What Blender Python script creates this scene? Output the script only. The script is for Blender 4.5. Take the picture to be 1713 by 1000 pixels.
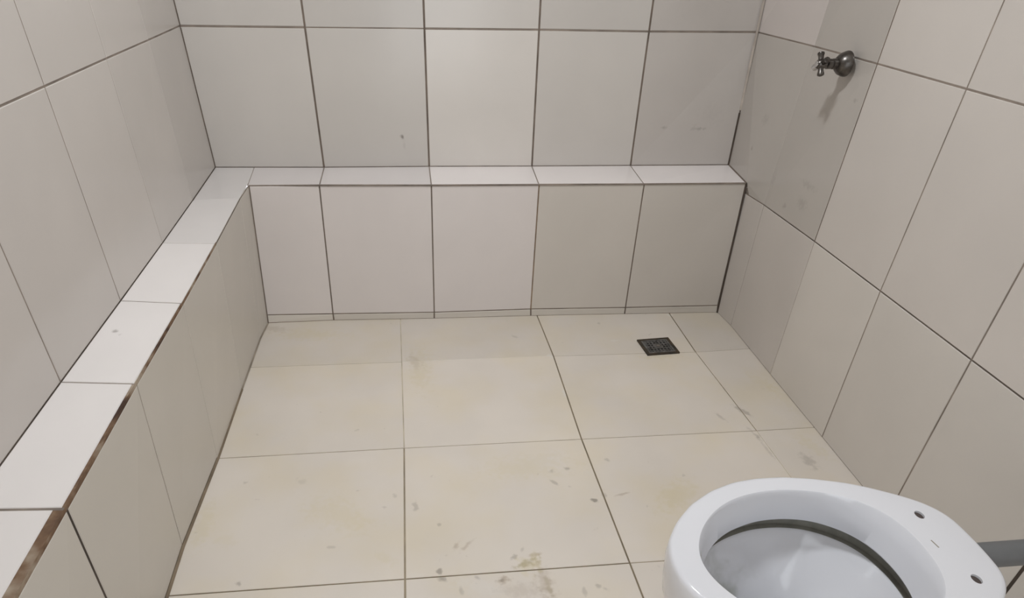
import bpy, bmesh, math, random
from mathutils import Vector, Matrix

C = bpy.context.scene
for o in list(bpy.data.objects):
    bpy.data.objects.remove(o, do_unlink=True)
COL = C.collection
rnd = random.Random(7)

# ------------------------------------------------------------------ camera
cam_data = bpy.data.cameras.new('camera')
cam_data.sensor_fit = 'HORIZONTAL'
cam_data.sensor_width = 36.0
cam_data.lens = 23.154
cam_data.shift_x = 0.03905
cam_data.shift_y = 0.0939
cam_data.clip_start = 0.02
cam = bpy.data.objects.new('camera', cam_data)
COL.objects.link(cam)
cam.matrix_world = Matrix.Translation((0.59343, -2.14762, 1.08332)) @ Matrix((
    (0.995408, 0.048868, -0.082306),
    (-0.09539, 0.577733, -0.810633),
    (0.007937, 0.814762, 0.579741))).to_4x4()
C.camera = cam

# ------------------------------------------------------------------ world, exposure, room lamp
C.view_settings.view_transform = 'Standard'
C.view_settings.look = 'None'
C.view_settings.gamma = 1.0
C.view_settings.use_curve_mapping = False
C.view_settings.exposure = 0.0
w = bpy.data.worlds.new('world'); C.world = w; w.use_nodes = True
w.node_tree.nodes['Background'].inputs[0].default_value = (0.92, 0.96, 1.0, 1)
w.node_tree.nodes['Background'].inputs[1].default_value = 2.6  # bright enough to act as fill through the added doorway

LAMP = (0.70, -1.00, 2.165)         # ceiling lamp near the middle of the room
ld = bpy.data.lights.new('lamp_glow', 'AREA')
ld.shape = 'DISK'; ld.size = 0.18
ld.energy = 15.5; ld.color = (0.93, 0.965, 1.0)
lo_ = bpy.data.objects.new('lamp_glow', ld); COL.objects.link(lo_)
lo_.location = (LAMP[0], LAMP[1], LAMP[2] - 0.062)

# unseen doorway added behind the camera to let in fill daylight
pd = bpy.data.lights.new('fill_doorway_portal', 'AREA'); pd.shape = 'RECTANGLE'; pd.size = 0.80; pd.size_y = 1.82
pd.cycles.is_portal = True
po = bpy.data.objects.new('fill_doorway_portal', pd); COL.objects.link(po)
po.location = (0.80, -3.03, 0.95); po.rotation_euler = (math.radians(90), 0, 0)

# ------------------------------------------------------------------ helpers
def lin(c):
    c = c / 255.0
    return c / 12.92 if c <= 0.04045 else ((c + 0.055) / 1.055) ** 2.4
def rgb(r, g, b): return (lin(r), lin(g), lin(b), 1.0)
def mul(c, k): return (c[0] * k, c[1] * k, c[2] * k, 1.0)

def nodes_of(name):
    m = bpy.data.materials.new(name); m.use_nodes = True
    nt = m.node_tree
    return m, nt, nt.nodes['Principled BSDF']

def plain(name, color, rough=0.4, metal=0.0, noise=0.0, nscale=20.0, coat=0.0, color2=None):
    m, nt, b = nodes_of(name)
    b.inputs['Base Color'].default_value = color
    b.inputs['Roughness'].default_value = rough
    b.inputs['Metallic'].default_value = metal
    b.inputs['Coat Weight'].default_value = coat
    if noise or color2:
        tc = nt.nodes.new('ShaderNodeTexCoord')
        n = nt.nodes.new('ShaderNodeTexNoise'); n.inputs['Scale'].default_value = nscale
        n.inputs['Detail'].default_value = 4
        nt.links.new(tc.outputs['Object'], n.inputs['Vector'])
        r = nt.nodes.new('ShaderNodeValToRGB')
        r.color_ramp.elements[0].position = 0.35; r.color_ramp.elements[1].position = 0.65
        r.color_ramp.elements[0].color = color2 or mul(color, 1 - noise)
        r.color_ramp.elements[1].color = color
        nt.links.new(n.outputs['Fac'], r.inputs[0]); nt.links.new(r.outputs[0], b.inputs['Base Color'])
    return m

def attr_material(name, rough, mottle, mscale, spec=0.5, bump=0.0):
    """per-tile glaze colour from the attribute Col, with soft mottling of the glaze"""
    m, nt, b = nodes_of(name)
    N, L = nt.nodes.new, nt.links.new
    at = N('ShaderNodeAttribute'); at.attribute_name = 'Col'
    geo = N('ShaderNodeTexCoord')
    n = N('ShaderNodeTexNoise'); n.inputs['Scale'].default_value = mscale; n.inputs['Detail'].default_value = 3
    L(geo.outputs['Object'], n.inputs['Vector'])
    mr = N('ShaderNodeMapRange'); mr.inputs['From Min'].default_value = 0.3; mr.inputs['From Max'].default_value = 0.7
    mr.inputs['To Min'].default_value = 1 - mottle; mr.inputs['To Max'].default_value = 1 + mottle * 0.4
    L(n.outputs['Fac'], mr.inputs['Value'])
    mx = N('ShaderNodeVectorMath'); mx.operation = 'SCALE'
    L(at.outputs['Color'], mx.inputs[0]); L(mr.outputs[0], mx.inputs['Scale'])
    L(mx.outputs[0], b.inputs['Base Color'])
    b.inputs['Roughness'].default_value = rough
    b.inputs['Specular IOR Level'].default_value = spec
    return m, nt, b, mx

def link(name, me, parent=None, mats=()):
    o = bpy.data.objects.new(name, me); COL.objects.link(o)
    for m in mats: me.materials.append(m)
    if parent:
        o.parent = parent
        o.matrix_parent_inverse = Matrix.Translation(parent.location).inverted()
    return o

def from_bm(name, bm, mats, parent=None, smooth=True, angle=40):
    bmesh.ops.recalc_face_normals(bm, faces=bm.faces)
    me = bpy.data.meshes.new(name); bm.to_mesh(me); bm.free()
    o = link(name, me, parent, mats if isinstance(mats, (list, tuple)) else [mats])
    if smooth:
        for p in me.polygons: p.use_smooth = True
        try: me.set_sharp_from_angle(angle=math.radians(angle))
        except Exception: pass
    return o

def thing(name, label, cat, loc=(0, 0, 0), group=None):
    o = bpy.data.objects.new(name, None); COL.objects.link(o)
    o.empty_display_size = 0.05; o.location = loc
    o['label'] = label; o['category'] = cat
    if group: o['group'] = group
    return o

# ------------------------------------------------------------------ tile lattices measured in the room (metres)
FLOOR = [
  [(0.1095, -0.1665, 0.0016), (0.5477, -0.1777, -0.0017), (1.0155, -0.1838, -0.0054), (1.4813, -0.2001, -0.0089), (1.651, -0.1959, -0.0103)],
  [(0.1285, -0.4403, 0.0056), (0.5504, -0.4435, 0.0022), (1.0201, -0.442, -0.0016), (1.4744, -0.4509, -0.0051), (1.6319, -0.4417, -0.0065)],
  [(0.106, -0.8637, 0.0122), (0.5531, -0.8589, 0.0085), (1.0108, -0.8579, 0.0048), (1.4838, -0.8588, 0.001), (1.6401, -0.8564, -0.0003)],
  [(0.1136, -1.2777, 0.0183), (0.5503, -1.2754, 0.0148), (1.0148, -1.2722, 0.011), (1.4841, -1.2738, 0.0072), (1.6341, -1.2738, 0.006)],
  [(0.1214, -1.7011, 0.0246), (0.5475, -1.6989, 0.0212), (1.0189, -1.6956, 0.0173), (1.4845, -1.6973, 0.0136), (1.628, -1.6972, 0.0125)],
  [(0.1292, -2.1245, 0.031), (0.5446, -2.1223, 0.0276), (1.0231, -2.1191, 0.0237), (1.4848, -2.1207, 0.02), (1.6219, -2.1207, 0.0189)],
  [(0.137, -2.5478, 0.0373), (0.5418, -2.5458, 0.034), (1.0272, -2.5425, 0.03), (1.4852, -2.5442, 0.0264), (1.6158, -2.5441, 0.0253)],
  [(0.1448, -2.9712, 0.0436), (0.539, -2.9692, 0.0404), (1.0314, -2.9659, 0.0364), (1.4855, -2.9677, 0.0327), (1.6097, -2.9675, 0.0317)],
]
LEDGE_OUT = [
  [(-0.0023, 0.0121, 0.4624), (-0.0033, -0.276, 0.4559), (-0.0067, -0.5607, 0.4495), (-0.0121, -0.8523, 0.4431), (-0.0189, -1.1438, 0.4366), (-0.0248, -1.4443, 0.4299), (-0.0305, -1.7356, 0.4234), (-0.0362, -2.027, 0.417), (-0.042, -2.3184, 0.4105), (-0.0477, -2.6098, 0.404), (-0.0534, -2.9011, 0.3976)],
]
LEDGE_IN = [
  [(0.1251, -0.1556, 0.4569), (0.1143, -0.282, 0.4542), (0.1127, -0.571, 0.4477), (0.1119, -0.8652, 0.4411), (0.1058, -1.1543, 0.4347), (0.1007, -1.4501, 0.4281), (0.0957, -1.7415, 0.4216), (0.0907, -2.0329, 0.4152), (0.0857, -2.3242, 0.4087), (0.0808, -2.6156, 0.4022), (0.0758, -2.907, 0.3957)],
]
LEDGE_BACK = [
  [(0.1168, 0.0095, 0.4607), (0.3337, 0.0048, 0.4577), (0.6666, 0.0065, 0.4534), (1.0008, 0.0024, 0.4488), (1.3304, 0.0016, 0.4445), (1.66, -0.0131, 0.4445)],
  [(0.1251, -0.1556, 0.4569), (0.3335, -0.1613, 0.454), (0.6654, -0.1704, 0.4494), (0.9929, -0.1741, 0.445), (1.321, -0.1777, 0.4405), (1.6495, -0.1784, 0.4362)],
]
FASCIA_BACK = [
  [(0.1294, -0.1608, 0.4567), (0.3335, -0.1613, 0.454), (0.6654, -0.1704, 0.4494), (0.9929, -0.1741, 0.445), (1.321, -0.1777, 0.4405), (1.6495, -0.1784, 0.4362)],
  [(0.1095, -0.1646, 0.031), (0.3254, -0.1635, 0.0254), (0.6632, -0.1742, 0.0221), (0.9924, -0.1758, 0.0213), (1.3213, -0.1851, 0.0179), (1.6476, -0.1942, 0.017)],
  [(0.1095, -0.1665, 0.0016), (0.3255, -0.1624, -0.0002), (0.6627, -0.1727, -0.0027), (0.9941, -0.1757, -0.0054), (1.322, -0.1848, -0.0079), (1.651, -0.1959, -0.0103)],
]
FASCIA_LEFT = [
  [(0.1294, -0.1608, 0.4567), (0.124, -0.2637, 0.4545), (0.1224, -0.5696, 0.4476), (0.1181, -0.8707, 0.4409), (0.1112, -1.1573, 0.4346), (0.1066, -1.4511, 0.428), (0.102, -1.7425, 0.4215), (0.0974, -2.0339, 0.415), (0.0929, -2.3253, 0.4086), (0.0883, -2.6166, 0.4021), (0.0838, -2.908, 0.3956)],
  [(0.1095, -0.1665, 0.0016), (0.1009, -0.2724, 0.0033), (0.0977, -0.5598, 0.0076), (0.0966, -0.8663, 0.0123), (0.0869, -1.1511, 0.0166), (0.093, -1.448, 0.0211), (0.0989, -1.7394, 0.0254), (0.1048, -2.0308, 0.0297), (0.1108, -2.3222, 0.0341), (0.1167, -2.6136, 0.0384), (0.1227, -2.905, 0.0428)],
]
WALL_BACK = [
  [(-0.0023, 0.0121, 0.4624), (0.3337, 0.0048, 0.4577), (0.6666, 0.0065, 0.4534), (1.0008, 0.0024, 0.4488), (1.3304, 0.0016, 0.4445), (1.66, -0.0131, 0.4445)],
  [(-0.0121, -0, 0.852), (0.3284, -0.0035, 0.8479), (0.6641, -0.0063, 0.8443), (0.9958, -0.0087, 0.8407), (1.323, -0.0121, 0.8355), (1.6544, -0.013, 0.833)],
  [(-0.0225, -0.0129, 1.2645), (0.3228, -0.0122, 1.2604), (0.6613, -0.0198, 1.2568), (0.9906, -0.0203, 1.2532), (1.3151, -0.0266, 1.248), (1.6374, -0.034, 1.2455)],
  [(-0.0328, -0.0257, 1.677), (0.3172, -0.0208, 1.6729), (0.6586, -0.0333, 1.6693), (0.9854, -0.032, 1.6657), (1.3073, -0.041, 1.6605), (1.6204, -0.055, 1.658)],
  [(-0.0432, -0.0385, 2.0895), (0.3116, -0.0295, 2.0854), (0.6559, -0.0468, 2.0818), (0.9802, -0.0437, 2.0782), (1.2994, -0.0554, 2.073), (1.6034, -0.076, 2.0705)],
  [(-0.0452, -0.0409, 2.167), (0.3105, -0.0313, 2.167), (0.6554, -0.0496, 2.167), (0.979, -0.0462, 2.167), (1.2977, -0.0587, 2.167), (1.5994, -0.0809, 2.167)],
]
WALL_LEFT = [
  [(-0.0023, 0.0121, 0.4624), (-0.0033, -0.276, 0.4559), (-0.0067, -0.5607, 0.4495), (-0.0121, -0.8523, 0.4431), (-0.0189, -1.1438, 0.4366), (-0.0248, -1.4443, 0.4299), (-0.0305, -1.7356, 0.4234), (-0.0362, -2.027, 0.417), (-0.042, -2.3184, 0.4105), (-0.0477, -2.6098, 0.404), (-0.0534, -2.9011, 0.3976)],
  [(-0.0121, -0, 0.852), (-0.0147, -0.2809, 0.8519), (-0.0143, -0.5644, 0.8539), (-0.0172, -0.8555, 0.8537), (-0.0201, -1.1471, 0.8536), (-0.0231, -1.4477, 0.8535), (-0.026, -1.7392, 0.8533), (-0.0289, -2.0307, 0.8532), (-0.0318, -2.3222, 0.853), (-0.0347, -2.6137, 0.8529), (-0.0376, -2.9052, 0.8527)],
  [(-0.0225, -0.0129, 1.2645), (-0.0266, -0.2859, 1.2644), (-0.0221, -0.5682, 1.2664), (-0.0223, -0.8587, 1.2662), (-0.0213, -1.1505, 1.2661), (-0.0214, -1.4511, 1.266), (-0.0216, -1.7426, 1.2658), (-0.0219, -2.0342, 1.2657), (-0.0223, -2.3257, 1.2655), (-0.0227, -2.6173, 1.2654), (-0.0233, -2.9088, 1.2652)],
  [(-0.0328, -0.0257, 1.677), (-0.0385, -0.291, 1.6769), (-0.0298, -0.572, 1.6789), (-0.0274, -0.8619, 1.6787), (-0.0225, -1.1538, 1.6786), (-0.0198, -1.4545, 1.6785), (-0.0173, -1.7461, 1.6783), (-0.015, -2.0377, 1.6782), (-0.0128, -2.3293, 1.678), (-0.0108, -2.6209, 1.6779), (-0.0089, -2.9125, 1.6777)],
  [(-0.0432, -0.0385, 2.0895), (-0.0504, -0.2961, 2.0894), (-0.0375, -0.5758, 2.0914), (-0.0325, -0.8652, 2.0912), (-0.0237, -1.1571, 2.0911), (-0.0181, -1.4578, 2.091), (-0.013, -1.7495, 2.0908), (-0.008, -2.0412, 2.0907), (-0.0033, -2.3328, 2.0905), (0.0011, -2.6245, 2.0904), (0.0054, -2.9161, 2.0902)],
  [(-0.0452, -0.0409, 2.167), (-0.0526, -0.2971, 2.167), (-0.039, -0.5765, 2.167), (-0.0334, -0.8658, 2.167), (-0.0239, -1.1577, 2.167), (-0.0178, -1.4585, 2.167), (-0.0122, -1.7501, 2.167), (-0.0068, -2.0418, 2.167), (-0.0016, -2.3335, 2.167), (0.0034, -2.6251, 2.167), (0.0081, -2.9168, 2.167)],
]
RIGHT_LOW = [
  [(1.651, -0.1959, -0.0103), (1.6571, -0.2923, -0.0089), (1.649, -0.5949, -0.0043), (1.6423, -0.8993, 0.0003), (1.6353, -1.1881, 0.0046), (1.6317, -1.4795, 0.009), (1.6281, -1.771, 0.0134), (1.6245, -2.0625, 0.0178), (1.621, -2.354, 0.0222), (1.6174, -2.6455, 0.0266), (1.6128, -3.025, 0.0323)],
  [(1.6534, -0.2008, 0.4049), (1.6574, -0.2957, 0.4076), (1.6487, -0.6001, 0.417), (1.6466, -0.8914, 0.4181), (1.6447, -1.1835, 0.4188), (1.6379, -1.4795, 0.4233), (1.6343, -1.771, 0.4256), (1.6307, -2.0625, 0.4279), (1.6271, -2.354, 0.4302), (1.6235, -2.6455, 0.4324), (1.6188, -3.025, 0.4354)],
]
RIGHT_UP = [
  [(1.66, -0.0131, 0.4445), (1.6574, -0.2957, 0.4076), (1.6487, -0.6001, 0.417), (1.6466, -0.8914, 0.4181), (1.6447, -1.1835, 0.4188), (1.6379, -1.4795, 0.4233), (1.6343, -1.771, 0.4256), (1.6307, -2.0625, 0.4279), (1.6271, -2.354, 0.4302), (1.6235, -2.6455, 0.4324), (1.6188, -3.025, 0.4354)],
  [(1.6544, -0.013, 0.833), (1.6794, -0.2951, 0.8322), (1.6601, -0.6008, 0.8381), (1.6553, -0.8914, 0.8398), (1.6478, -1.1881, 0.8424), (1.6442, -1.4795, 0.8447), (1.6405, -1.771, 0.847), (1.6369, -2.0625, 0.8493), (1.6333, -2.354, 0.8516), (1.6297, -2.6455, 0.8539), (1.6251, -3.025, 0.8568)],
  [(1.6374, -0.034, 1.2455), (1.7008, -0.2944, 1.2447), (1.6713, -0.6016, 1.2506), (1.6638, -0.8914, 1.2523), (1.6507, -1.1927, 1.2549), (1.6503, -1.4795, 1.2572), (1.6467, -1.771, 1.2595), (1.6431, -2.0625, 1.2618), (1.6395, -2.354, 1.2641), (1.6359, -2.6455, 1.2664), (1.6312, -3.025, 1.2693)],
  [(1.6204, -0.055, 1.658), (1.7222, -0.2938, 1.6572), (1.6825, -0.6024, 1.6631), (1.6722, -0.8914, 1.6648), (1.6536, -1.1973, 1.6674), (1.6565, -1.4795, 1.6697), (1.6529, -1.771, 1.672), (1.6493, -2.0625, 1.6743), (1.6457, -2.354, 1.6766), (1.6421, -2.6455, 1.6789), (1.6374, -3.025, 1.6818)],
  [(1.6034, -0.076, 2.0705), (1.7436, -0.2931, 2.0697), (1.6936, -0.6031, 2.0756), (1.6807, -0.8914, 2.0773), (1.6566, -1.2019, 2.0799), (1.6626, -1.4795, 2.0822), (1.659, -1.771, 2.0845), (1.6554, -2.0625, 2.0868), (1.6518, -2.354, 2.0891), (1.6482, -2.6455, 2.0914), (1.6435, -3.025, 2.0943)],
  [(1.5994, -0.0809, 2.167), (1.7487, -0.293, 2.167), (1.6961, -0.6033, 2.167), (1.6826, -0.8914, 2.167), (1.6572, -1.2028, 2.167), (1.6639, -1.4795, 2.167), (1.6602, -1.771, 2.167), (1.6566, -2.0625, 2.167), (1.653, -2.354, 2.167), (1.6493, -2.6455, 2.167), (1.6446, -3.025, 2.167)],
]
RIGHT_CORNER = [
  [(1.6495, -0.1784, 0.4362), (1.6534, -0.2008, 0.4049), (1.66, -0.0131, 0.4445)],
]

# ------------------------------------------------------------------ tiled surfaces
INSIDE = Vector((0.8, -1.2, 1.0))
GROUT = rgb(128, 117, 106)

class Tiled:
    """one tiled face of the room: plates with a small bevel standing proud of the grout"""
    def __init__(self, name):
        self.name = name; self.bm = bmesh.new()
        self.cl = self.bm.loops.layers.float_color.new('Col')
    def face(self, pts, color, mat=0):
        vs = [self.bm.verts.new(p) for p in pts]
        f = self.bm.faces.new(vs); f.material_index = mat
        for l in f.loops: l[self.cl] = color
        return f
    def frame(self, poly):
        n = Vector((0, 0, 0)); k = len(poly)
        for i in range(k):
            a, b = poly[i], poly[(i + 1) % k]
            n += Vector(((a.y - b.y) * (a.z + b.z), (a.z - b.z) * (a.x + b.x), (a.x - b.x) * (a.y + b.y)))
        n.normalize()
        c = sum(poly, Vector()) / k
        if n.dot(INSIDE - c) < 0:
            return list(reversed(poly)), -n, True
        return list(poly), n, False
    def inset(self, poly, n, gaps):
        k = len(poly); lines = []
        for i in range(k):
            a, b = poly[i], poly[(i + 1) % k]
            d = (b - a).normalized(); inn = n.cross(d).normalized()
            lines.append((a + inn * gaps[i], d, inn))
        out = []
        for i in range(k):
            p0, d0, i0 = lines[i - 1]; p1, d1, i1 = lines[i]
            cr = d0.cross(d1).dot(n)
            if abs(cr) < 0.02:
                out.append(p1.copy())
            else:
                t = (p1 - p0).cross(d1).dot(n) / cr
                out.append(p0 + d0 * t)
        return out
    def tile(self, poly, color, gaps, thick=0.004, bev=0.0012, grow=0.005, slab=True):
        poly = [Vector(p) for p in poly]
        g = [gaps] * len(poly) if isinstance(gaps, (int, float)) else list(gaps)
        p2, n, flip = self.frame(poly)
        gw = [grow] * len(poly) if isinstance(grow, (int, float)) else list(grow)
        if flip:                      # edge i of the reversed polygon is edge k-2-i of the original
            k = len(g); g = [g[(k - 2 - i) % k] for i in range(k)]; gw = [gw[(k - 2 - i) % k] for i in range(k)]
        top = self.inset(p2, n, [x + bev for x in g])
        edge = [p - n * bev for p in self.inset(p2, n, g)]
        low = [p - n * thick for p in self.inset(p2, n, g)]
        self.face(top, color)
        k = len(top)
        for i in range(k):
            j = (i + 1) % k
            self.face([edge[i], edge[j], top[j], top[i]], color)
            self.face([low[i], low[j], edge[j], edge[i]], color)
        # mortar bed behind the tile and the masonry behind it
        bed = [p - n * 0.003 for p in self.inset(p2, n, [-x for x in gw])]
        self.face(bed, GROUT, 1)
        if not slab: return
        back = [p - n * 0.09 for p in bed]
        self.face(list(reversed(back)), GROUT, 1)
        for i in range(k):
            j = (i + 1) % k
            self.face([back[i], back[j], bed[j], bed[i]], GROUT, 1)
    def joint(self, a, b, width, color, n, depth=0.0012, shift=0.0, mat=1):
        a, b, n = Vector(a), Vector(b), Vector(n).normalized()
        d = (b - a).normalized(); s = n.cross(d).normalized()
        a = a + s * shift; b = b + s * shift
        off = -n * depth; h = s * width * 0.5
        self.face([a - h + off, b - h + off, b + h + off, a + h + off], color, mat)
    def build(self, mats, name=None):
        me = bpy.data.meshes.new(name or self.name)
        self.bm.to_mesh(me); self.bm.free()
        o = link(name or self.name, me, None, mats)
        o['kind'] = 'structure'
        return o

def blobs3d(nt, bsdf, src, base, blobs, soft=False):
    """small stains of their own shape, each an ellipsoid in the room"""
    N, L = nt.nodes.new, nt.links.new
    tc = N('ShaderNodeNewGeometry')
    nz = N('ShaderNodeTexNoise'); nz.inputs['Scale'].default_value = 20 if soft else 90; nz.inputs['Detail'].default_value = 3
    L(tc.outputs['Position'], nz.inputs['Vector'])
    nr = N('ShaderNodeMapRange'); nr.inputs['From Min'].default_value = .3; nr.inputs['From Max'].default_value = .7
    nr.inputs['To Min'].default_value = -.4; nr.inputs['To Max'].default_value = .4
    L(nz.outputs['Fac'], nr.inputs['Value'])
    if src is None:
        c = N('ShaderNodeRGB'); c.outputs[0].default_value = base; cur = c.outputs[0]
    else: cur = src.outputs[0]
    for loc, rad, col, s in blobs:
        mp = N('ShaderNodeMapping'); mp.vector_type = 'TEXTURE'
        mp.inputs['Location'].default_value = loc; mp.inputs['Scale'].default_value = rad
        L(tc.outputs['Position'], mp.inputs['Vector'])
        ln = N('ShaderNodeVectorMath'); ln.operation = 'LENGTH'; L(mp.outputs[0], ln.inputs[0])
        ad = N('ShaderNodeMath'); ad.operation = 'ADD'; L(ln.outputs['Value'], ad.inputs[0]); L(nr.outputs[0], ad.inputs[1])
        mr = N('ShaderNodeMapRange'); mr.interpolation_type = 'SMOOTHSTEP'
        mr.inputs['From Min'].default_value = .1; mr.inputs['From Max'].default_value = 1.1
        mr.inputs['To Min'].default_value = s; mr.inputs['To Max'].default_value = 0
        L(ad.outputs[0], mr.inputs['Value'])
        mm = N('ShaderNodeMix'); mm.data_type = 'RGBA'; mm.inputs['B'].default_value = col
        L(mr.outputs[0], mm.inputs['Factor']); L(cur, mm.inputs['A']); cur = mm.outputs['Result']
    L(cur, bsdf.inputs['Base Color'])
WT, wnt, wb, wsrc = attr_material('glazed_wall_tile', 0.22, 0.045, 3.5)
LT, lnt, lb_, lsrc = attr_material('glazed_ledge_tile', 0.25, 0.03, 5.0)
SPOT = rgb(112, 102, 94)
blobs3d(wnt, wb, wsrc, None, [
    ((0.585, 0, 0.548), (.008, .03, .008), SPOT, .8), ((0.590, 0, 0.525), (.006, .03, .02), SPOT, .12),
    ((1.531, 0, 0.560), (.026, .03, .007), SPOT, .35), ((1.520, 0, 0.572), (.015, .03, .004), rgb(190, 180, 170), .4),
    ((1.420, 0, 0.564), (.012, .03, .006), SPOT, .3), ((1.57, 0, 0.600), (.05, .03, .05), SPOT, .05),
    ((1.656, -.153, .535), (.02, .007, .008), SPOT, .35), ((1.652, -.490, .529), (.03, .05, .012), SPOT, .16),
    ((1.654, -.568, .755), (.02, .010, .008), SPOT, .3), ((1.652, -.408, .444), (.02, .012, .009), SPOT, .25),
    ((1.651, -.489, .480), (.02, .03, .02), SPOT, .18), ((1.653, -.305, .488), (.02, .02, .03), SPOT, .12),
    ((1.657, -.180, .625), (.02, .02, .02), SPOT, .14)])
blobs3d(lnt, lb_, lsrc, None, [((.017, -.978, .438), (.009, .007, .02), SPOT, .5), ((.03, -.99, .438), (.005, .006, .02), SPOT, .2)])
def grout_material():
    m, nt, b = nodes_of('stained_grout')
    N, L = nt.nodes.new, nt.links.new
    at = N('ShaderNodeAttribute'); at.attribute_name = 'Col'
    tc = N('ShaderNodeTexCoord')
    n = N('ShaderNodeTexNoise'); n.inputs['Scale'].default_value = 14; n.inputs['Detail'].default_value = 5
    L(tc.outputs['Object'], n.inputs['Vector'])
    mr = N('ShaderNodeMapRange'); mr.inputs['From Min'].default_value = 0.3; mr.inputs['From Max'].default_value = 0.7
    mr.inputs['To Min'].default_value = 0.72; mr.inputs['To Max'].default_value = 1.35
    L(n.outputs['Fac'], mr.inputs['Value'])
    mx = N('ShaderNodeVectorMath'); mx.operation = 'SCALE'
    L(at.outputs['Color'], mx.inputs[0]); L(mr.outputs[0], mx.inputs['Scale'])
    L(mx.outputs[0], b.inputs['Base Color'])
    b.inputs['Roughness'].default_value = 0.85
    return m
GM = grout_material()
def soiled_mortar():
    m, nt, b = nodes_of('soiled_mortar')
    tc = nt.nodes.new('ShaderNodeTexCoord'); n = nt.nodes.new('ShaderNodeTexNoise')
    n.inputs['Scale'].default_value = 17; n.inputs['Detail'].default_value = 5
    nt.links.new(tc.outputs['Object'], n.inputs['Vector'])
    r = nt.nodes.new('ShaderNodeValToRGB'); e = r.color_ramp.elements
    e[0].position = .36; e[0].color = rgb(72, 52, 42); e[1].position = .66; e[1].color = rgb(172, 158, 140)
    k = e.new(.50); k.color = rgb(124, 98, 76)
    nt.links.new(n.outputs['Fac'], r.inputs[0]); nt.links.new(r.outputs[0], b.inputs['Base Color'])
    b.inputs['Roughness'].default_value = .9
    return m
SM = soiled_mortar()

TILE = rgb(207.5, 201.8, 195.5)
def tint(k, r=1.0, g=1.0, b=1.0): return (TILE[0] * k * r, TILE[1] * k * g, TILE[2] * k * b, 1.0)
def jitter(): return 1.0 + rnd.uniform(-0.025, 0.025)
V = Vector

def grid(S, rows, normal, color, hjoint, vjoint):
    """tiles of a lattice; hjoint(i) / vjoint(i, j) give (half width, colour) of the joint on lattice row i / column j"""
    R, K = len(rows), len(rows[0])
    for i in range(R - 1):
        for j in range(K - 1):
            c = color(i, j)
            if c is None: continue
            poly = [rows[i][j], rows[i][j + 1], rows[i + 1][j + 1], rows[i + 1][j]]
            gaps = [hjoint(i, j)[0], vjoint(i, j + 1)[0], hjoint(i + 1, j)[0], vjoint(i, j)[0]]
            S.tile(poly, c, gaps)
    for i in range(R):
        for j in range(K - 1):
            hw, c = hjoint(i, j)
            S.joint(rows[i][j], rows[i][j + 1], hw * 2 + 0.001, c, normal)
    for i in range(R - 1):
        for j in range(K):
            hw, c = vjoint(i, j)
            S.joint(rows[i][j], rows[i + 1][j], hw * 2 + 0.001, c, normal, depth=0.0011)

# ---- upper back wall
DARK = rgb(112, 100, 90); MID = rgb(136, 125, 115); FAINT = rgb(156, 146, 136); BLACK = rgb(70, 60, 52)
BW = [[1.0, .97, 1.10, 1.0, .86], [.97, .93, 1.0, .93, .82]]
S = Tiled('wall_back')
def bcol(i, j): return tint(BW[min(i, 1)][j] * jitter(), *( (1, .985, .985) if j == 4 else (1, 1, 1)))
def bh(i, j): return (0.0012, MID) if i == 0 else ((0.0014, MID) if j == 1 else (0.0025, MID))
def bv(i, j): return (0.0026, DARK) if j in (1, 2, 3, 4) else (0.0016, DARK)
grid(S, WALL_BACK, (0, -1, 0), bcol, bh, bv)
# cracked dark joint in the right corner, paler caulking above it
a, b = V(WALL_BACK[0][5]), V(WALL_BACK[1][5])
S.joint(a, a.lerp(b, .42), 0.007, BLACK, (-.7, -.7, 0), depth=-0.003)
S.joint(a.lerp(b, .44), V(WALL_BACK[2][5]), 0.007, rgb(176, 166, 156), (-.7, -.7, 0), depth=-0.003)
wall_back = S.build([WT, GM])

# ---- upper left wall
S = Tiled('wall_left')
def lcol(i, j): return tint((.94 if j else .90) * jitter(), 1, .985, .985)
def lh(i, j): return (0.0007, MID) if i == 0 else (0.0016, MID)
def lv(i, j): return [(0.0016, MID), (0.0011, FAINT), (0.0014, FAINT), (0.0017, MID)][min(j, 3)]
grid(S, WALL_LEFT, (1, 0, 0), lcol, lh, lv)
wall_left = S.build([WT, GM])

# ---- right wall (full height below, upper rows from the lower joint)
S = Tiled('wall_right')
RT = {(0, 0): .90, (0, 1): .97, (0, 2): 1.0}
def rcol0(i, j): return tint([.91, .95, 1.04, 1.03, .99][min(j, 4)] * jitter(), 1, .985 if j < 2 else .995, .985)
def rh0(i, j): return (0.0014, DARK) if i == 0 else (0.0014, MID)
def rv0(i, j): return [(0.0012, DARK), (0.0011, MID), (0.0012, FAINT), (0.0017, MID), (0.0017, MID)][j] if j < 5 else ((0.003, BLACK) if j == 5 else (0.0014, MID))
RIGHT_LOW = [[V(p) for p in r] for r in RIGHT_LOW]
for r in RIGHT_LOW: r[0] += (r[0] - r[1]).normalized() * .06      # runs on behind the ledge
grid(S, RIGHT_LOW, (-1, 0, 0), rcol0, rh0, rv0)
def rcol(i, j):
    if i == 0 and j == 0: return None
    if i == 0 and j == 1: return tint(.80, 1, .985, .97)
    if i == 1 and j == 1: return tint(.80, 1, .985, .97)
    if i == 1 and j == 0: return tint(.92, 1, .97, .98)
    return tint((1.0 if i == 0 else .98) * jitter(), 1, .985, .98)
def rh(i, j): return (0.0016, MID)
def rv(i, j): return [(0.0012, DARK), (0.0004, FAINT), (0.0020, DARK), (0.0017, MID)][min(j, 3)]
UP = RIGHT_UP
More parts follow.
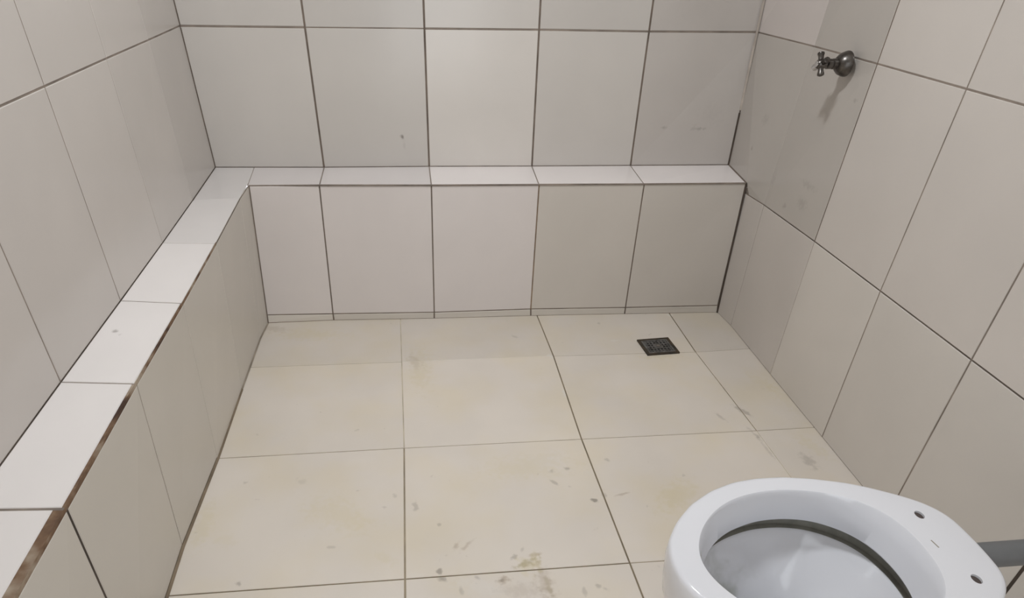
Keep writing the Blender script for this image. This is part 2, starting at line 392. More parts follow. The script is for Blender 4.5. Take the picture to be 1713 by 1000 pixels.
for i in range(len(UP) - 1):
    for j in range(len(UP[0]) - 1):
        c = rcol(i, j)
        if c is None: continue
        S.tile([UP[i][j], UP[i][j + 1], UP[i + 1][j + 1], UP[i + 1][j]], c, [rh(i, j)[0], rv(i, j + 1)[0], rh(i + 1, j)[0], rv(i, j)[0]])
bi5, gl0, bo5 = RIGHT_CORNER[0]
S.tile([gl0, UP[0][1], UP[1][1], UP[1][0], bo5, bi5], tint(.775, 1, .985, .97), [rh(0, 0)[0], rv(0, 1)[0], rh(1, 0)[0], .0012, .0012, .0012])
for i in range(len(UP)):
    for j in range(len(UP[0]) - 1):
        if i or j: S.joint(UP[i][j], UP[i][j + 1], rh(i, j)[0] * 2 + .001, rh(i, j)[1], (-1, 0, 0))
for i in range(len(UP) - 1):
    for j in range(1, len(UP[0])):
        S.joint(UP[i][j], UP[i + 1][j], rv(i, j)[0] * 2 + .001, rv(i, j)[1], (-1, 0, 0), depth=.0011)
# open dark joint where the ledge meets the right wall
fa = FASCIA_BACK
S.joint(fa[0][5], fa[2][5], 0.006, BLACK, (-.7, -.7, 0), depth=-0.003)
S.joint(bo5, bi5, 0.006, DARK, (-.7, 0, .7), depth=-0.002)
wall_right = S.build([WT, GM])

# ---- tiled ledge along the left wall: top tiles, soiled mortar at the arris, face tiles
LO, LI, TL = LEDGE_OUT[0], LEDGE_IN[0], FASCIA_LEFT[0]
BL = FASCIA_LEFT[1]
FAINT2 = rgb(146, 136, 122); RUST = rgb(104, 80, 60); SOIL = rgb(128, 108, 88)
S = Tiled('trim_1')
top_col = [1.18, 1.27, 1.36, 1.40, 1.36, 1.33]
gapin = [.0025, .003, .004, .006, .0085, .0185]
hgap = [.0012, .0010, .0012, .0014, .0014, .0022]
seam = V(LEDGE_BACK[0][0])
def hj(i): return hgap[min(i, 5)]
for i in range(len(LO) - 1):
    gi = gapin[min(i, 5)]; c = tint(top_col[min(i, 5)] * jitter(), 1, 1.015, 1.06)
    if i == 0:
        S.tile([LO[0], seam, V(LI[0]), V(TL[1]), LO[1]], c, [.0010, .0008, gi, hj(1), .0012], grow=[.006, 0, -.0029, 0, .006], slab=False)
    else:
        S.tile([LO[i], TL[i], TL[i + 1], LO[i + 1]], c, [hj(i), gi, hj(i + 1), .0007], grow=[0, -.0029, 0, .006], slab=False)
    S.joint(TL[i], TL[i + 1], gi + .001, [MID, DARK, SOIL, SOIL, RUST, rgb(140, 122, 104)][min(i, 5)], (0, 0, 1), depth=.0012, shift=-(gi + .001) * .5, mat=2 if i > 1 else 1)
    S.joint(LO[i + 1], TL[i + 1], hj(i + 1) * 2 + .001, FAINT if i < 2 else MID, (0, 0, 1), depth=.0011)
    # face below
    k = [.97, .98, .98, .97, .96, .93][min(i, 5)]
    vg = [.0012, .0011, .0010, .0011, .0014, .0026]
    S.tile([TL[i], TL[i + 1], BL[i + 1], BL[i]], tint(k * jitter(), 1, .995, .965),
           [.0008 if i < 2 else .0032, vg[min(i + 1, 5)], .0028 if i < 3 else .0070, vg[min(i, 5)]], grow=[-.0029, 0, .005, 0], slab=False)
    S.joint(TL[i], TL[i + 1], .003 if i < 2 else .0075, [MID, DARK, SOIL, RUST, RUST, SOIL][min(i, 5)], (1, 0, 0), depth=.0008, mat=2 if i > 1 else 1)
    S.joint(BL[i], BL[i + 1], .006 if i < 3 else .0145, rgb(138, 126, 108), (1, 0, 0), depth=.0012)
    S.joint(BL[i], BL[i + 1], .0045 if i < 2 else .0065, FAINT2 if i < 2 else rgb(122, 108, 90), (.7, 0, .7), depth=-.0026)
    S.joint(TL[i + 1], BL[i + 1], vg[min(i + 1, 5)] * 2 + .001, FAINT2 if i < 3 else (BLACK if i >= 4 else MID), (1, 0, 0), depth=.0011)
S.joint(TL[0], BL[0], .004, DARK, (.7, -.7, 0), depth=-.002)
trim_left = S.build([LT, GM, SM])

# ---- tiled ledge along the back wall
S = Tiled('trim_2')
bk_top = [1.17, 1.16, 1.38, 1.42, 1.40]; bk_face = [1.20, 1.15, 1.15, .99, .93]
O_, I_ = LEDGE_BACK
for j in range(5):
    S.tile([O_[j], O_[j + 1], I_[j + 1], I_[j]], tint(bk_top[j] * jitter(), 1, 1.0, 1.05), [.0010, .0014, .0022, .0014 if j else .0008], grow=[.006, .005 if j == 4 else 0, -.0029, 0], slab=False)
    S.joint(I_[j], I_[j + 1], .005, MID if j != 2 else DARK, (0, 0, 1), depth=.0012)
    S.joint(O_[j], O_[j + 1], .003, FAINT, (0, 0, 1), depth=.0012)
    S.joint(O_[j], I_[j], .0036, MID, (0, 0, 1), depth=.0011)
    f0, f1 = fa[0], fa[1]
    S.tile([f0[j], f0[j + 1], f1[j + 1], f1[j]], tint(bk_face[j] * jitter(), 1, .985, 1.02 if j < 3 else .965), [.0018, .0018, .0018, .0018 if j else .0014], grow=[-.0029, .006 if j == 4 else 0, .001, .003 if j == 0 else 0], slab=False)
    S.joint(f0[j], f0[j + 1], .005, MID, (0, -1, 0), depth=.0012)
    S.joint(f1[j], f1[j + 1], .005, MID, (0, -1, 0), depth=.0012)
    S.joint(f0[j], f1[j], .0050, DARK if j != 3 else SOIL, (0, -1, 0), depth=.0011)
trim_back = S.build([LT, GM])

# ---- narrow row of cut tiles at the foot of the back ledge
S = Tiled('baseboard_back')
for j in range(5):
    f1, f2 = fa[1], fa[2]
    S.tile([f1[j], f1[j + 1], f2[j + 1], f2[j]], tint([1.1, 1.02, 1.02, .98, .93][j], 1, .99, .96), [.0020, .0020, .0016, .0020], grow=[0, .006 if j == 4 else 0, .006, .003 if j == 0 else 0], slab=False)
    S.joint(f1[j], f2[j], .006, DARK, (0, -1, 0), depth=.0011)
    S.joint(f2[j], f2[j + 1], .004, SOIL, (0, -1, 0), depth=.0011)
S.build([LT, GM])

# ---- floor
BLOBS = [
  (1.483, -0.769, 0.0293, 0.0089, -1.052, 'd', 0.55),
  (1.413, -0.793, 0.0188, 0.0052, -1.211, 'd', 0.35),
  (1.558, -0.985, 0.0316, 0.0152, -1.484, 'd', 0.40),
  (1.469, -0.865, 0.0268, 0.0052, -1.334, 'd', 0.30),
  (1.474, -0.933, 0.0334, 0.0042, -1.506, 'd', 0.30),
  (1.475, -0.885, 0.0109, 0.0068, -2.011, 'd', 0.45),
  (0.948, -0.970, 0.0083, 0.0059, -0.575, 'd', 0.60),
  (0.908, -0.976, 0.0081, 0.0059, -0.079, 'd', 0.40),
  (0.909, -1.020, 0.0151, 0.0050, -0.892, 'd', 0.45),
  (0.939, -1.033, 0.0060, 0.0043, -0.763, 'd', 0.40),
  (0.988, -1.084, 0.0078, 0.0057, -0.558, 'k', 0.80),
  (1.015, -1.069, 0.0089, 0.0057, -0.772, 'd', 0.35),
  (1.057, -1.069, 0.0201, 0.0036, 0.230, 'b', 0.50),
  (1.057, -0.947, 0.0077, 0.0053, -0.594, 'd', 0.40),
  (0.576, -1.070, 0.0182, 0.0055, -1.489, 'd', 0.40),
  (0.628, -1.132, 0.0058, 0.0047, -1.006, 'd', 0.45),
  (0.659, -1.195, 0.0162, 0.0052, 1.080, 'b', 0.50),
  (0.681, -1.198, 0.0208, 0.0046, 0.807, 'b', 0.45),
  (0.802, -1.254, 0.0274, 0.0077, 0.334, 'o', 0.75),
  (0.818, -1.235, 0.0173, 0.0065, 0.223, 'b', 0.45),
  (0.777, -1.237, 0.0108, 0.0051, 0.708, 'd', 0.50),
  (0.797, -1.218, 0.0091, 0.0039, 1.170, 'd', 0.30),
  (0.821, -1.253, 0.0293, 0.0116, -1.501, 'y', 0.40),
  (0.801, -1.261, 0.0281, 0.0230, -1.240, 'y', 0.35),
  (0.830, -1.307, 0.0560, 0.0163, -1.452, 'b', 0.40),
  (0.835, -1.319, 0.0310, 0.0062, -1.471, 'o', 0.40),
  (0.621, -1.263, 0.0080, 0.0063, -1.255, 'd', 0.80),
  (0.624, -1.283, 0.0097, 0.0069, -0.637, 'd', 0.75),
  (0.746, -1.295, 0.0150, 0.0087, 0.159, 'b', 0.70),
  (0.743, -1.295, 0.0064, 0.0050, -0.657, 'd', 0.50),
  (0.695, -1.284, 0.0064, 0.0050, -0.650, 'd', 0.40),
  (0.660, -1.313, 0.0095, 0.0049, -1.389, 'd', 0.40),
  (0.692, -1.305, 0.0591, 0.0198, -0.273, 'w', 0.40),
  (0.903, -1.335, 0.0109, 0.0050, -1.706, 'd', 0.35),
  (0.933, -1.324, 0.0072, 0.0051, -0.849, 'd', 0.45),
  (0.948, -1.335, 0.0069, 0.0050, -0.501, 'd', 0.40),
  (0.782, -1.324, 0.0469, 0.0173, -0.208, 'b', 0.25),
  (1.180, -1.086, 0.0603, 0.0324, 0.720, 'y', 0.35),
  (0.403, -1.082, 0.0820, 0.0415, -0.558, 'y', 0.22),
  (0.857, -0.954, 0.1122, 0.0443, 0.086, 'y', 0.20),
  (0.221, -1.258, 0.0074, 0.0052, -0.833, 'd', 0.55),
  (0.309, -0.965, 0.0139, 0.0088, -0.504, 'd', 0.20),
  (0.529, -1.031, 0.0074, 0.0056, -0.680, 'd', 0.40),
  (0.398, -1.179, 0.0104, 0.0040, -0.212, 'd', 0.30),
  (0.133, -0.207, 0.0479, 0.0206, -0.370, 'b', 0.30),
  (0.605, -0.479, 0.1208, 0.0361, -1.549, 'y', 0.25),
  (0.592, -0.446, 0.0446, 0.0183, -1.244, 'b', 0.25),
  (1.637, -0.715, 0.1021, 0.0264, -1.488, 'y', 0.20),
  (1.604, -0.637, 0.0542, 0.0192, -1.224, 'y', 0.20),
  (1.598, -0.936, 0.0558, 0.0208, -1.128, 'y', 0.25),
  (1.213, -0.243, 0.0084, 0.0062, -1.353, 'd', 0.40),
  (0.916, -0.312, 0.0121, 0.0078, -0.554, 'd', 0.30),
  (1.012, -0.643, 0.0191, 0.0069, -1.571, 'w', 0.80),
  (1.009, -0.445, 0.0149, 0.0075, -1.381, 'w', 0.80),
  (1.474, -0.202, 0.0176, 0.0109, -0.789, 'w', 0.80),
  (1.234, -0.364, 0.0157, 0.0060, -0.070, 'w', 0.60),
  (0.172, -1.139, 0.0255, 0.0194, -0.850, 'y', 0.15),
  (0.114, -1.089, 0.0694, 0.0201, 1.546, 'y', 0.25),
  (0.514, -1.221, 0.0257, 0.0129, -0.758, 'y', 0.20),
  (1.347, -0.473, 0.0652, 0.0136, -0.072, 'y', 0.30),
  (0.259, -0.256, 0.1129, 0.0360, -0.070, 'y', 0.25),
]
FT, nt, bsdf, src = attr_material('matte_floor_tile', 0.42, 0.05, 4.0)
def floor_stains(nt, bsdf, src):
    N, L = nt.nodes.new, nt.links.new
    geo = N('ShaderNodeTexCoord')
    # broad yellow and pinkish discolouration of the glaze
    n1 = N('ShaderNodeTexNoise'); n1.inputs['Scale'].default_value = 5.5; n1.inputs['Detail'].default_value = 4
    L(geo.outputs['Object'], n1.inputs['Vector'])
    r1 = N('ShaderNodeMapRange'); r1.inputs['From Min'].default_value = .42; r1.inputs['From Max'].default_value = .68
    r1.inputs['To Max'].default_value = .8
    L(n1.outputs['Fac'], r1.inputs['Value'])
    mx = N('ShaderNodeMix'); mx.data_type = 'RGBA'; mx.blend_type = 'MULTIPLY'
    mx.inputs['B'].default_value = (1.0, .975, .88, 1)
    L(r1.outputs[0], mx.inputs['Factor']); L(src.outputs[0], mx.inputs['A'])
    cur = mx.outputs['Result']
    nz = N('ShaderNodeTexNoise'); nz.inputs['Scale'].default_value = 70; nz.inputs['Detail'].default_value = 3
    L(geo.outputs['Object'], nz.inputs['Vector'])
    nr = N('ShaderNodeMapRange'); nr.inputs['From Min'].default_value = .3; nr.inputs['From Max'].default_value = .7
    nr.inputs['To Min'].default_value = -.45; nr.inputs['To Max'].default_value = .45
    L(nz.outputs['Fac'], nr.inputs['Value'])
    # fine dirt specks
    n2 = N('ShaderNodeTexNoise'); n2.inputs['Scale'].default_value = 38; n2.inputs['Detail'].default_value = 2
    L(geo.outputs['Object'], n2.inputs['Vector'])
    r2 = N('ShaderNodeMapRange'); r2.inputs['From Min'].default_value = .73; r2.inputs['From Max'].default_value = .82
    r2.inputs['To Max'].default_value = .25
    L(n2.outputs['Fac'], r2.inputs['Value'])
    m2 = N('ShaderNodeMix'); m2.data_type = 'RGBA'; m2.inputs['B'].default_value = rgb(120, 108, 95)
    L(r2.outputs[0], m2.inputs['Factor']); L(cur, m2.inputs['A']); cur = m2.outputs['Result']
    pal = {'d': rgb(110, 100, 90), 'k': rgb(70, 62, 54), 'b': rgb(150, 126, 100), 'o': rgb(140, 124, 66),
           'y': rgb(206, 192, 138), 'w': rgb(226, 222, 216)}
    for (x, y, a, b, ang, kind, s) in BLOBS:
        mp = N('ShaderNodeMapping'); mp.vector_type = 'TEXTURE'
        mp.inputs['Location'].default_value = (x, y, 0)
        mp.inputs['Rotation'].default_value = (0, 0, ang)
        mp.inputs['Scale'].default_value = (a * 1.25, b * 1.25, 1000)
        L(geo.outputs['Object'], mp.inputs['Vector'])
        ln = N('ShaderNodeVectorMath'); ln.operation = 'LENGTH'; L(mp.outputs[0], ln.inputs[0])
        ad = N('ShaderNodeMath'); ad.operation = 'ADD'; L(ln.outputs['Value'], ad.inputs[0]); L(nr.outputs[0], ad.inputs[1])
        mr = N('ShaderNodeMapRange'); mr.interpolation_type = 'SMOOTHSTEP'
        mr.inputs['From Min'].default_value = .15; mr.inputs['From Max'].default_value = 1.1
        mr.inputs['To Min'].default_value = s * .68; mr.inputs['To Max'].default_value = 0
        L(ad.outputs[0], mr.inputs['Value'])
        mm = N('ShaderNodeMix'); mm.data_type = 'RGBA'; mm.inputs['B'].default_value = pal[kind]
        L(mr.outputs[0], mm.inputs['Factor']); L(cur, mm.inputs['A']); cur = mm.outputs['Result']
    L(cur, bsdf.inputs['Base Color'])
floor_stains(nt, bsdf, src)
S = Tiled('floor')
FLT = rgb(224, 215.5, 205)
FK = [[.93, .92, .95, .86], [1.0, 1.03, 1.0, .95], [1.02, 1.02, 1.03, .98], [1.0, 1.0, 1.0, 1.0]]
def fcol(i, j): return mul(FLT, FK[min(i, 3)][j])
FG = rgb(150, 138, 118); FGD = rgb(124, 112, 92); FGL = rgb(186, 176, 156)
def fh(i, j):
    if i == 0: return (.0014, FGD)
    if i == 1: return [(.0011, FG), (.0003, FGL), (.0011, FG), (.0010, FG)][j]
    if i == 2: return [(.0012, FG), (.0011, FG), (.0010, FG), (.0010, FG)][j]
    return [(.0014, FGD), (.0014, FGD), (.0010, FG), (.001, FG)][j]
def fv(i, j):
    if j == 1: return [(.0008, FGL), (.0010, FGL), (.0016, FG), (.0018, FG)][min(i, 3)]
    if j == 2: return (.0016, FGD)
    if j == 3: return [(.0016, FGD), (.0012, FG), (.0006, FGL), (.001, FG)][min(i, 3)]
    return (.0015, FG)
FLOOR = [[V(p) for p in r] for r in FLOOR]
for r in FLOOR:                     # the outer tiles run on under the walls and the ledges
    r[0] += V((-.10, 0, 0)); r[4] += V((.05, 0, 0))
for p in FLOOR[0]: p += V((0, .06, 0))
grid(S, FLOOR, (0, 0, 1), fcol, fh, fv)
floor = S.build([FT, GM])

# ---- plain plaster ceiling and the wall behind the camera, its doorway added for fill light
PL = plain('white_plaster', rgb(225, 222, 216), .9, noise=.03, nscale=6)
def slab(name, lo, hi, m):
    bm = bmesh.new(); bmesh.ops.create_cube(bm, size=1)
    for v in bm.verts:
        v.co = Vector([lo[k] + (v.co[k] + .5) * (hi[k] - lo[k]) for k in range(3)])
    o = from_bm(name, bm, m, smooth=False); o['kind'] = 'structure'; return o
ZC = 2.165
slab('ceiling', (-.2, -3.15, ZC), (1.85, .15, ZC + .1), PL)
bm = bmesh.new()
for x0, x1, z0, z1 in ((-.2, .40, -.08, ZC), (1.20, 1.85, -.08, ZC), (.40, 1.20, 1.86, ZC)):
    r = bmesh.ops.create_cube(bm, size=1)
    for v in r['verts']:
        v.co = Vector((x0 + (v.co.x + .5) * (x1 - x0), -3.08 + (v.co.y + .5) * .10, z0 + (v.co.z + .5) * (z1 - z0)))
o = from_bm('wall_front', bm, PL, smooth=False); o['kind'] = 'structure'
DW = plain('door_frame_paint', rgb(205, 200, 192), .5)
bm = bmesh.new()
for x0, x1, z0, z1 in ((.40, .44, 0.03, 1.86), (1.16, 1.20, 0.03, 1.86), (.44, 1.16, 1.82, 1.86)):
    r = bmesh.ops.create_cube(bm, size=1)
    for v in r['verts']:
        v.co = Vector((x0 + (v.co.x + .5) * (x1 - x0), -3.09 + (v.co.y + .5) * .12, z0 + (v.co.z + .5) * (z1 - z0)))
o = from_bm('added_door_1', bm, DW, smooth=False); o['kind'] = 'structure'  # frame of the doorway added for fill light

# ------------------------------------------------------------------ ceiling lamp
def lathe(bm, prof, M=Matrix(), seg=48, cap0=True, cap1=True, mat=0):
    rings = []
    for (r, z) in prof:
        rings.append([bm.verts.new(M @ Vector((r * math.cos(2 * math.pi * k / seg), r * math.sin(2 * math.pi * k / seg), z))) for k in range(seg)])
    for a, b in zip(rings, rings[1:]):
        for k in range(seg):
            f = bm.faces.new([a[k], a[(k + 1) % seg], b[(k + 1) % seg], b[k]]); f.material_index = mat
    if cap0: bm.faces.new(list(reversed(rings[0]))).material_index = mat
    if cap1: bm.faces.new(rings[-1]).material_index = mat
    return rings

lamp = thing('ceiling_light', 'round white lamp fixed to the middle of the plaster ceiling', 'light', (LAMP[0], LAMP[1], ZC))
bm = bmesh.new(); lathe(bm, [(.150, 0), (.152, -.006), (.146, -.016), (.131, -.018)], Matrix.Translation((LAMP[0], LAMP[1], ZC)))
from_bm('lamp_base', bm, plain('lamp_plastic', rgb(235, 235, 232), .4), lamp)
m, nt2, b2 = nodes_of('frosted_lamp')
b2.inputs['Emission Color'].default_value = (.95, .98, 1, 1); b2.inputs['Emission Strength'].default_value = 4.0
bm = bmesh.new(); lathe(bm, [(.128, 0), (.130, -.02), (.128, -.04), (.120, -.052), (.112, -.056)], Matrix.Translation((LAMP[0], LAMP[1], ZC)))
from_bm('diffuser', bm, m, lamp)
lo_.parent = lamp; lo_.matrix_parent_inverse = Matrix.Translation(lamp.location).inverted()

# ------------------------------------------------------------------ toilet
K = 1.1
TX, TY, TZ, TB = 1.0 * K, -1.402 * K, 0.33, 0.012
OUT = [(-.133, 0), (-.131, .022), (-.124, .044), (-.101, .077), (-.069, .108), (-.029, .133), (.012, .148), (.05, .1535), (.092, .153), (.134, .146),
       (.181, .133), (.209, .121), (.247, .100), (.270, .084), (.286, .066), (.2945, .046), (.2965, .02), (.297, 0)]
INN = [(-.095, 0), (-.094, .013), (-.086, .034), (-.066, .065), (-.039, .091), (-.004, .111), (.035, .121), (.077, .1235), (.119, .117), (.162, .101),
       (.187, .083), (.206, .058), (.2145, .027), (.2155, 0)]
LOW = [(-.078, 0), (-.076, .016), (-.066, .042), (-.046, .068), (-.022, .088), (.001, .101), (.049, .1165), (.092, .118), (.134, .110), (.173, .084),
       (.192, .057), (.201, .022), (.202, 0)]
NS = 224
CX = .075
def contour(pts, passes=40):
    """closed contour sampled by direction around (CX, 0); pts is the half with y >= 0 from front to back"""
    full = [Vector(p) for p in pts] + [Vector((p[0], -p[1])) for p in reversed(pts[1:-1])]
    res = []
    for k in range(NS):
        th = 2 * math.pi * k / NS; d = Vector((math.cos(th), math.sin(th))); best = None
        for a, b in zip(full, full[1:] + full[:1]):
            a2, e = a - Vector((CX, 0)), b - a
            den = d.x * e.y - d.y * e.x
            if abs(den) < 1e-12: continue
            t = (a2.x * e.y - a2.y * e.x) / den; u = (a2.x * d.y - a2.y * d.x) / den
            if t > 0 and -1e-6 <= u <= 1 + 1e-6: best = t if best is None else max(best, t)
        res.append(best)
    for _ in range(passes):
        res = [(res[k - 1] + 2 * res[k] + res[(k + 1) % NS]) / 4 for k in range(NS)]
    return [Vector((CX + r * math.cos(2 * math.pi * k / NS), r * math.sin(2 * math.pi * k / NS))) for k, r in enumerate(res)]
cO, cI, cL = contour(OUT, 3), contour(INN), contour(LOW)
def offset(c, d):
    out = []
    for k in range(NS):
        t = (c[(k + 1) % NS] - c[k - 1]).normalized()
        out.append(c[k] + Vector((t.y, -t.x)) * d)
    return out
def scaled(c, s, dx=0.0, sy=None):
    return [Vector((CX + (p.x - CX) * s + dx, p.y * (sy or s))) for p in c]
def mixc(a, b, t): return [p.lerp(q, t) for p, q in zip(a, b)]
FOOT = contour([(-.02, 0), (-.018, .03), (.0, .07), (.04, .095), (.09, .10), (.16, .09), (.2, .08), (.235, .06), (.24, .03), (.24, 0)])
def toilet_mesh():
    bm = bmesh.new()
    rim_h = .045
    rings = []; chan = [0, 0]
    def add(c, z): rings.append((c, z))
    add(FOOT, TB); add(offset(FOOT, .002), TB + .012); add(offset(FOOT, -.004), TB + .03)
    add(scaled(FOOT, .92), TB + .08); add(mixc(scaled(FOOT, .93), scaled(cO, .72), .35), TB + .14)
    add(mixc(scaled(FOOT, .95), scaled(cO, .78), .6), TB + .17)
    add(mixc(scaled(FOOT, .97), offset(cO, -.014), .9), TZ - .128); add(offset(cO, -.008), TZ - .108); add(offset(cO, -.003), TZ - .090); add(offset(cO, 0), TZ - .066)
    add(offset(cO, .001), TZ - .045); add(offset(cO, .003), TZ - .025); add(offset(cO, .002), TZ - .008)
    add(offset(cO, .0008), TZ - .003); add(offset(cO, -.0022), TZ - .0004); add(offset(cO, -.006), TZ)
    add(offset(cI, .005), TZ); add(offset(cI, .0018), TZ - .0006); add(offset(cI, 0), TZ - .0035)
    add(mixc(cI, cL, .5), TZ - .033); add(cL, TZ - .061); add(offset(cL, .0015), TZ - .064); add(offset(cL, .008), TZ - .064)
    # hollow flushing channel under the rim, rough unglazed clay with limescale, darkened to paint in its shade
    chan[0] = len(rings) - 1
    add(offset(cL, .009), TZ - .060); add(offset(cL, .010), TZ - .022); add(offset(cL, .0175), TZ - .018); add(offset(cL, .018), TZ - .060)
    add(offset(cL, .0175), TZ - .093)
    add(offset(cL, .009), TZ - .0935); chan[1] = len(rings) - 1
    # bowl
    add(offset(cL, .006), TZ - .096)
    add(scaled(cL, .99, -.001), TZ - .108); add(scaled(cL, .945, -.003), TZ - .115); add(scaled(cL, .85, -.010), TZ - .132); add(scaled(cL, .70, -.022), TZ - .156)
    add(scaled(cL, .54, -.036), TZ - .190); add(scaled(cL, .40, -.046), TZ - .228); add(scaled(cL, .30, -.050), TZ - .265)
    vr = []
    for c, z in rings:
        vr.append([bm.verts.new((TX + p.x * K, TY + p.y * K, z)) for p in c])
    for q, (a, b) in enumerate(zip(vr, vr[1:])):
        for k in range(NS):
            f = bm.faces.new([a[k], a[(k + 1) % NS], b[(k + 1) % NS], b[k]])
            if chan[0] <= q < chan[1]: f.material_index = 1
    bm.faces.new(list(reversed(vr[0]))); bm.faces.new(vr[-1])
    return bm
UNG = plain('shaded_unglazed_clay', rgb(142, 140, 130), .9, noise=.2, nscale=40)  # colour also holds the shade of the rim groove
toilet = thing('toilet', 'white ceramic toilet bowl without a seat standing on the floor at lower right', 'toilet', (TX + .13 * K, TY, TB))
CER, ntc, bc = nodes_of('white_porcelain')
bc.inputs['Base Color'].default_value = rgb(232, 233, 238); bc.inputs['Roughness'].default_value = .10
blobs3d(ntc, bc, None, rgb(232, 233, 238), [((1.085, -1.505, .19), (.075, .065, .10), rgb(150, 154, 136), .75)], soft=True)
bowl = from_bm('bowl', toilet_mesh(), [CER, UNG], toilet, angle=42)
# the two hinge holes in the deck are real recesses
def cutter(bm): 
    bmesh.ops.recalc_face_normals(bm, faces=bm.faces)
    me = bpy.data.meshes.new('cut'); bm.to_mesh(me); bm.free()
    o = bpy.data.objects.new('cut', me); COL.objects.link(o); return o
bm = bmesh.new()
for sy in (.0575, -.0575):
    lathe(bm, [(.0068, -.03), (.0068, .02)], Matrix.Translation((TX + .2505 * K, TY + sy * K, TZ)) @ Matrix.Diagonal((1.0, 1.25, 1, 1)), 24)
cut = cutter(bm)
md = bowl.modifiers.new('holes', 'BOOLEAN'); md.operation = 'DIFFERENCE'; md.object = cut; md.solver = 'EXACT'
dg = bpy.context.evaluated_depsgraph_get()
nm = bpy.data.meshes.new_from_object(bowl.evaluated_get(dg), depsgraph=dg)
bowl.modifiers.clear(); bowl.data = nm; bpy.data.objects.remove(cut, do_unlink=True)
for p in nm.polygons: p.use_smooth = True
nm.set_sharp_from_angle(angle=math.radians(42))
# dark plugs in the hinge holes, their shade put into the colour
DH = plain('hole_shade', rgb(86, 76, 72), .9)
for sy in (.0575, -.0575):
    bm = bmesh.new()
    lathe(bm, [(.0066, -.012), (.0066, -.0035)], Matrix.Translation((TX + .2505 * K, TY + sy * K, TZ)) @ Matrix.Diagonal((1.0, 1.25, 1, 1)), 24)
    o = from_bm('hinge_hole', bm, DH, toilet); o['label'] = 'dark hinge hole in the rear deck'
bm = bmesh.new(); r = bmesh.ops.create_cube(bm, size=1)
for v in r['verts']:
    v.co = Matrix.Translation((TX + .236 * K, TY + .004, TZ - .0006)) @ Matrix.Rotation(math.radians(98), 4, 'Z') @ Vector((v.co.x * .015, v.co.y * .0020, v.co.z * .0016))
o = from_bm('scratch', bm, plain('scratch_grey', rgb(158, 152, 142), .8), toilet, smooth=False); o['label'] = 'small grey scratch in the rear deck'
# standing water in the sump
m, nt3, b3 = nodes_of('toilet_water')
b3.inputs['Base Color'].default_value = (.80, .86, .78, 1); b3.inputs['Roughness'].default_value = .02
b3.inputs['Transmission Weight'].default_value = 1.0; b3.inputs['IOR'].default_value = 1.33
bm = bmesh.new()
c = scaled(cL, .42, -.045)
vs = [bm.verts.new((TX + p.x * K, TY + p.y * K, TZ - .224)) for p in c]
bm.faces.new(vs)
from_bm('water', bm, m, toilet)

# ------------------------------------------------------------------ grey pipe behind the toilet
PG = plain('grey_pipe_plastic', rgb(112, 113, 114), .45, noise=.08, nscale=30)
PZ = .300
px0, px1 = TX + .262 * K, 1.638
pipe = thing('waste_pipe', 'grey plastic pipe running from the back of the toilet to the right wall', 'pipe', (px0, TY, PZ))
RX = Matrix.Translation((px0, TY, PZ)) @ Matrix.Rotation(math.radians(90), 4, 'Y')
bm = bmesh.new(); L_ = px1 - px0
lathe(bm, [(.0185, 0), (.0195, .002), (.0195, L_)], RX, 40)
from_bm('tube', bm, PG, pipe)
bm = bmesh.new(); lathe(bm, [(.0197, L_ - .035), (.0235, L_ - .033), (.0235, L_ - .001)], RX, 40)
from_bm('socket', bm, PG, pipe)

# ------------------------------------------------------------------ shower valve on the right wall
CH = plain('worn_chrome', rgb(118, 114, 110), .32, metal=1.0, color2=rgb(74, 70, 67), nscale=60)
CHB = plain('bright_chrome', rgb(205, 205, 205), .15, metal=1.0)
VX, VY, VZ = 1.6515, -.5025, .8235
valve = thing('shower_valve', 'dull chrome valve with a cross handle on the dark tile of the right wall', 'tap', (VX, VY, VZ))
MV = Matrix.Translation((VX, VY, VZ)) @ Matrix.Rotation(math.radians(-90), 4, 'Y') @ Matrix.Diagonal((.93, .93, .98, 1))
bm = bmesh.new(); lathe(bm, [(.030, 0), (.0305, .003), (.029, .008), (.0255, .017), (.019, .024), (.0135, .0275)], MV, 48)
from_bm('escutcheon', bm, CH, valve)
bm = bmesh.new(); lathe(bm, [(.0125, .0265), (.0125, .037), (.0105, .038), (.0105, .041), (.0120, .042), (.0120, .051), (.008, .053), (.0065, .06)], MV, 40)
from_bm('spindle', bm, CH, valve)
handle_bm = bmesh.new()
lathe(handle_bm, [(.008, .0565), (.0115, .058), (.0125, .064), (.0115, .073), (.008, .0765)], MV, 40)
handle = from_bm('cross_handle', handle_bm, CH, valve)
for k in range(4):
    a = math.radians(28 + 90 * k)
    bm = bmesh.new()
    MA = MV @ Matrix.Translation((0, 0, .0665)) @ Matrix.Rotation(a, 4, 'Z') @ Matrix.Rotation(math.radians(90), 4, 'Y')
    lathe(bm, [(.0066, .007), (.0060, .013), (.0066, .019), (.0082, .024), (.0076, .0275), (.004, .0295)], MA, 24)
    from_bm('handle_arm', bm, CHB if k == 1 else CH, handle)  # one arm brighter, a highlight put into its chrome
bm = bmesh.new(); lathe(bm, [(.007, .0763), (.0068, .0785), (.004, .0795)], MV, 32)
from_bm('index_cap', bm, CHB, handle)

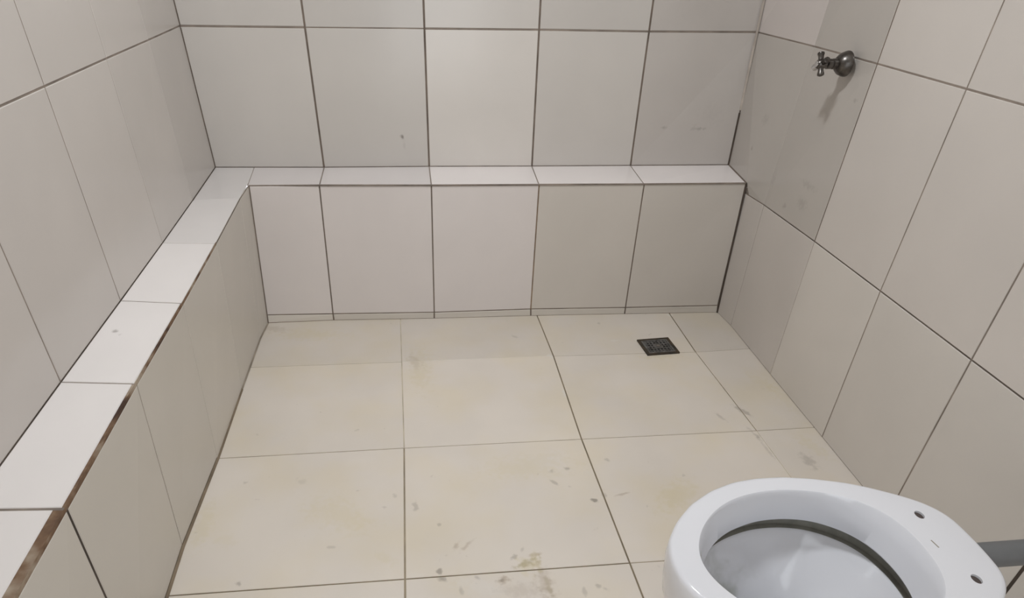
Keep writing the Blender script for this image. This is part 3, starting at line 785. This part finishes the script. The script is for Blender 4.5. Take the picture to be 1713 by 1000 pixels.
# ------------------------------------------------------------------ floor drain
DX, DY, DZ = 1.3637, -.4132, -.0040
drain = thing('floor_drain', 'dark square metal floor drain grate set in the floor near the back ledge', 'drain', (DX, DY, DZ))
DM = plain('drain_metal', rgb(118, 116, 114), .5, metal=.35, color2=rgb(78, 76, 72), nscale=45)
RUSTM = plain('drain_rim_rust', rgb(82, 68, 52), .7, metal=.3, color2=rgb(56, 52, 46), nscale=40)
BLK = plain('drain_pit', rgb(46, 44, 42), .9)
MD = Matrix.Translation((DX, DY, DZ)) @ Matrix.Rotation(math.radians(3.5), 4, 'Z')
W2, H2 = .0530, .0470
def ring_box(bm, ax, ay, bx, by, z0, z1, M):
    o = [(-ax, -ay), (ax, -ay), (ax, ay), (-ax, ay)]; i = [(-bx, -by), (bx, -by), (bx, by), (-bx, by)]
    f = lambda l, z: [bm.verts.new(M @ Vector((p[0], p[1], z))) for p in l]
    o0, o1, i0, i1 = f(o, z0), f(o, z1), f(i, z0), f(i, z1)
    for k in range(4):
        j = (k + 1) % 4
        bm.faces.new([o0[k], o0[j], o1[j], o1[k]]); bm.faces.new([o1[k], o1[j], i1[j], i1[k]])
        bm.faces.new([i1[k], i1[j], i0[j], i0[k]]); bm.faces.new([i0[k], i0[j], o0[j], o0[k]])
def box(bm, lo, hi, M):
    r = bmesh.ops.create_cube(bm, size=1)
    for v in r['verts']: v.co = M @ Vector([lo[k] + (v.co[k] + .5) * (hi[k] - lo[k]) for k in range(3)])
bm = bmesh.new(); ring_box(bm, W2, H2, W2 - .008, H2 - .008, -.004, .0042, MD)
from_bm('frame', bm, RUSTM, drain, smooth=False)
bm = bmesh.new(); box(bm, (-W2 + .006, -H2 + .006, -.0035), (W2 - .006, H2 - .006, .0008), MD)
from_bm('pit', bm, BLK, drain, smooth=False)
bm = bmesh.new()
ring_box(bm, W2 - .009, H2 - .009, W2 - .016, H2 - .016, .001, .0038, MD)
for k in range(7):
    x = -W2 + .020 + k * (2 * W2 - .040) / 6
    box(bm, (x - .0018, -H2 + .015, .001), (x + .0018, H2 - .015, .0034), MD)
for k in range(5):
    y = -H2 + .022 + k * (2 * H2 - .044) / 4
    box(bm, (-W2 + .015, y - .0018, .001), (W2 - .015, y + .0018, .0036), MD)
ring = lathe(bm, [(.016, .001), (.016, .0042), (.004, .0044)], MD, 32)
from_bm('grate', bm, DM, drain, smooth=False)
bm = bmesh.new(); lathe(bm, [(.0055, .0043), (.0052, .0056), (.002, .006)], MD, 24)
o = from_bm('screw', bm, plain('screw_steel', rgb(140, 134, 128), .4, metal=.8), drain)
o['label'] = 'paler steel screw head'
